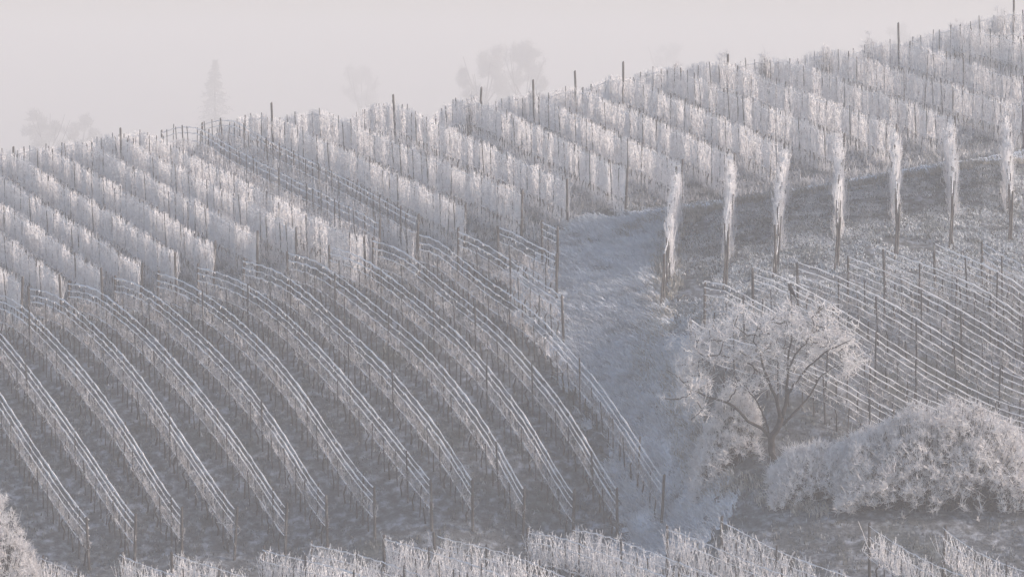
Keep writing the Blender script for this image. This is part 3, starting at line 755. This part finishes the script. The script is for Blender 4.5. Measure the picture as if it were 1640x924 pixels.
# ------------------------------------------------------------------ bird on the treetop
def bird(x, y, z):
    o = thing('bird', 'black bird perched at the very top of the bare tree', 'bird', (x, y, z), R(200))
    mb = MB()
    ax = np.array([(-0.20, 0, -0.16), (-0.13, 0, -0.08), (-0.07, 0, 0.02), (-0.02, 0, 0.11), (0.03, 0, 0.20), (0.055, 0, 0.265), (0.075, 0, 0.315), (0.10, 0, 0.345), (0.125, 0, 0.345)])
    mb.tube(ax, [0.022, 0.042, 0.075, 0.095, 0.085, 0.058, 0.052, 0.040, 0.016], 10)
    mb.build('body', M_BIRD, o, True)
    t = MB(); t.add([(-0.10, -.045, -.03), (-0.10, .045, -.03), (-0.25, .05, -.26), (-0.25, -.05, -.26), (-0.115, -.045, -.035), (-0.115, .045, -.035), (-0.262, .05, -.262), (-0.262, -.05, -.262)],
          [(0, 1, 2, 3), (7, 6, 5, 4), (0, 4, 5, 1), (2, 6, 7, 3), (1, 5, 6, 2), (3, 7, 4, 0)]); t.build('tail', M_BIRD, o)
    w = MB(); w.tube([(0.125, 0, 0.345), (0.16, 0, 0.34), (0.195, 0, 0.325)], [0.018, 0.012, 0.003], 6); w.build('beak', M_BEAK, o)
    for s in (-1, 1):
        q = MB(); q.tube([(0.0, s * 0.092, 0.15), (-0.06, s * 0.098, 0.05), (-0.15, s * 0.06, -0.10), (-0.2, s * 0.03, -0.18)], [0.03, 0.045, 0.03, 0.008], 6); q.build('wing', M_BIRD, o, True)
        g_ = MB(); g_.tube([(0.0, s * 0.035, 0.06), (0.01, s * 0.035, -0.03), (0.03, s * 0.035, -0.07)], [0.016, 0.008, 0.007], 5); g_.build('leg', M_BEAK, o)
    return o
mbp = MB()
bt = np.array([0.66, -0.15, 6.5])
mbp.tube(resample([limbs[5][0][-1], (0.75, 0.2, 5.9), tuple(bt)], 6), np.linspace(0.018, 0.009, 6), 5)
mbp.build('twig', M_BARK, tree)
bird(TX + bt[0], TY + bt[1], TZ + bt[2] + 0.07)

# ------------------------------------------------------------------ distant trees in the mist
def far_tree(name, label, px, d, h, w, seed, kind='broad', z0=None):
    rng = np.random.default_rng(seed)
    x = px; z = tz(x, d)
    o = thing(name, label, 'tree', (x, d, z - 0.3), 0, 'distant trees in the mist')
    mb = MB()
    if kind == 'conifer':
        mb.tube([(0, 0, 0), (0, 0, h * 0.5), (0, 0, h)], [h * 0.018, h * 0.012, 0.03], 7)
        mb.build('trunk', M_BARK, o)
        c = MB()
        for i in range(34):
            f = i / 33.0; zz = h * (0.16 + 0.82 * f); rr = w * 0.5 * (1 - f) ** 0.8 + 0.3
            for j in range(7):
                if rng.random() < 0.22: continue
                a = rng.uniform(0, 6.28); q = rr * rng.uniform(0.55, 1.1)
                e = np.array([math.cos(a) * q, math.sin(a) * q, zz - q * 0.22])
                c.prisms([(0, 0, zz)], [e], 0.06, 0.03, 3)
                m = 12; t_ = rng.uniform(0.25, 1, (m, 1))
                p = np.array([[0, 0, zz]]) * (1 - t_) + e * t_
                dd = rng.normal(0, 0.5, (m, 3)); dd[:, 2] -= 0.25
                c.prisms(p, p + dd, 0.16, 0.05, 3)
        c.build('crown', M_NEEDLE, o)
        return o
    tr = [(0, 0, 0), (rng.normal(0, .3), rng.normal(0, .3), h * 0.22), (rng.normal(0, .5), 0, h * 0.4)]
    q = resample(tr, 8); mb.tube(q, np.linspace(h * 0.022, h * 0.013, 8), 7)
    nodes = list(q[3:])
    for i in range(8):
        a = i * 0.8 + rng.uniform(0, .5); e = np.array([math.cos(a) * w * 0.36, math.sin(a) * w * 0.36, h * rng.uniform(0.6, 0.88)])
        s = q[3 + i % 5]
        l = resample([tuple(s), tuple(s * 0.5 + e * 0.5 + np.array([math.cos(a), math.sin(a), 0.2]) * w * 0.05), tuple(e)], 7)
        mb.tube(l, np.linspace(h * 0.010, h * 0.003, 7), 5); nodes += list(l[1:])
    mb.build('trunk', M_BARK, o)
    lob = [(np.array([rng.uniform(-.33, .33) * w, rng.uniform(-.3, .3) * w, h * rng.uniform(0.36, 0.88)]), rng.uniform(0.08, 0.2) * w) for _ in range(13)]
    tg = np.concatenate([c + (lambda d_: d_ / np.linalg.norm(d_, axis=1, keepdims=True))(rng.normal(0, 1, (70, 3))) * r * (rng.random((70, 1)) ** .5) for c, r in lob])
    tg = tg[vnoise(tg[:, 0] * 0.5 + seed, tg[:, 2] * 0.5) > 0.3]
    c = MB(); grow(c, nodes, tg, 0.14, 0.05, 0)
    sprays(c, tg, 8, h * 0.05, 0.06)
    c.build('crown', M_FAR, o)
    return o
for a in FAR_TREES:
    far_tree(*a)

# ------------------------------------------------------------------ mist
hz = MB()
x0, x1, y0_, y1_, z0, z1 = -2600, 2600, -400, 3100, -82, 26
hz.add([(x0, y0_, z0), (x1, y0_, z0), (x1, y1_, z0), (x0, y1_, z0), (x0, y0_, z1), (x1, y0_, z1), (x1, y1_, z1), (x0, y1_, z1)],
       [(0, 3, 2, 1), (4, 5, 6, 7), (0, 1, 5, 4), (1, 2, 6, 5), (2, 3, 7, 6), (3, 0, 4, 7)])
mh = bpy.data.materials.new('mist'); mh.use_nodes = True
nt = mh.node_tree; nt.nodes.clear()
out = nt.nodes.new('ShaderNodeOutputMaterial'); pv = nt.nodes.new('ShaderNodeVolumePrincipled')
pv.inputs['Color'].default_value = (0.97, 0.96, 0.955, 1)
pv.inputs['Density'].default_value = 0.0017
pv.inputs['Anisotropy'].default_value = 0.0
nt.links.new(pv.outputs[0], out.inputs['Volume'])
tag(hz.build('haze', mh), 'thin pale winter mist hanging over the hillside', 'mist', kind='stuff')
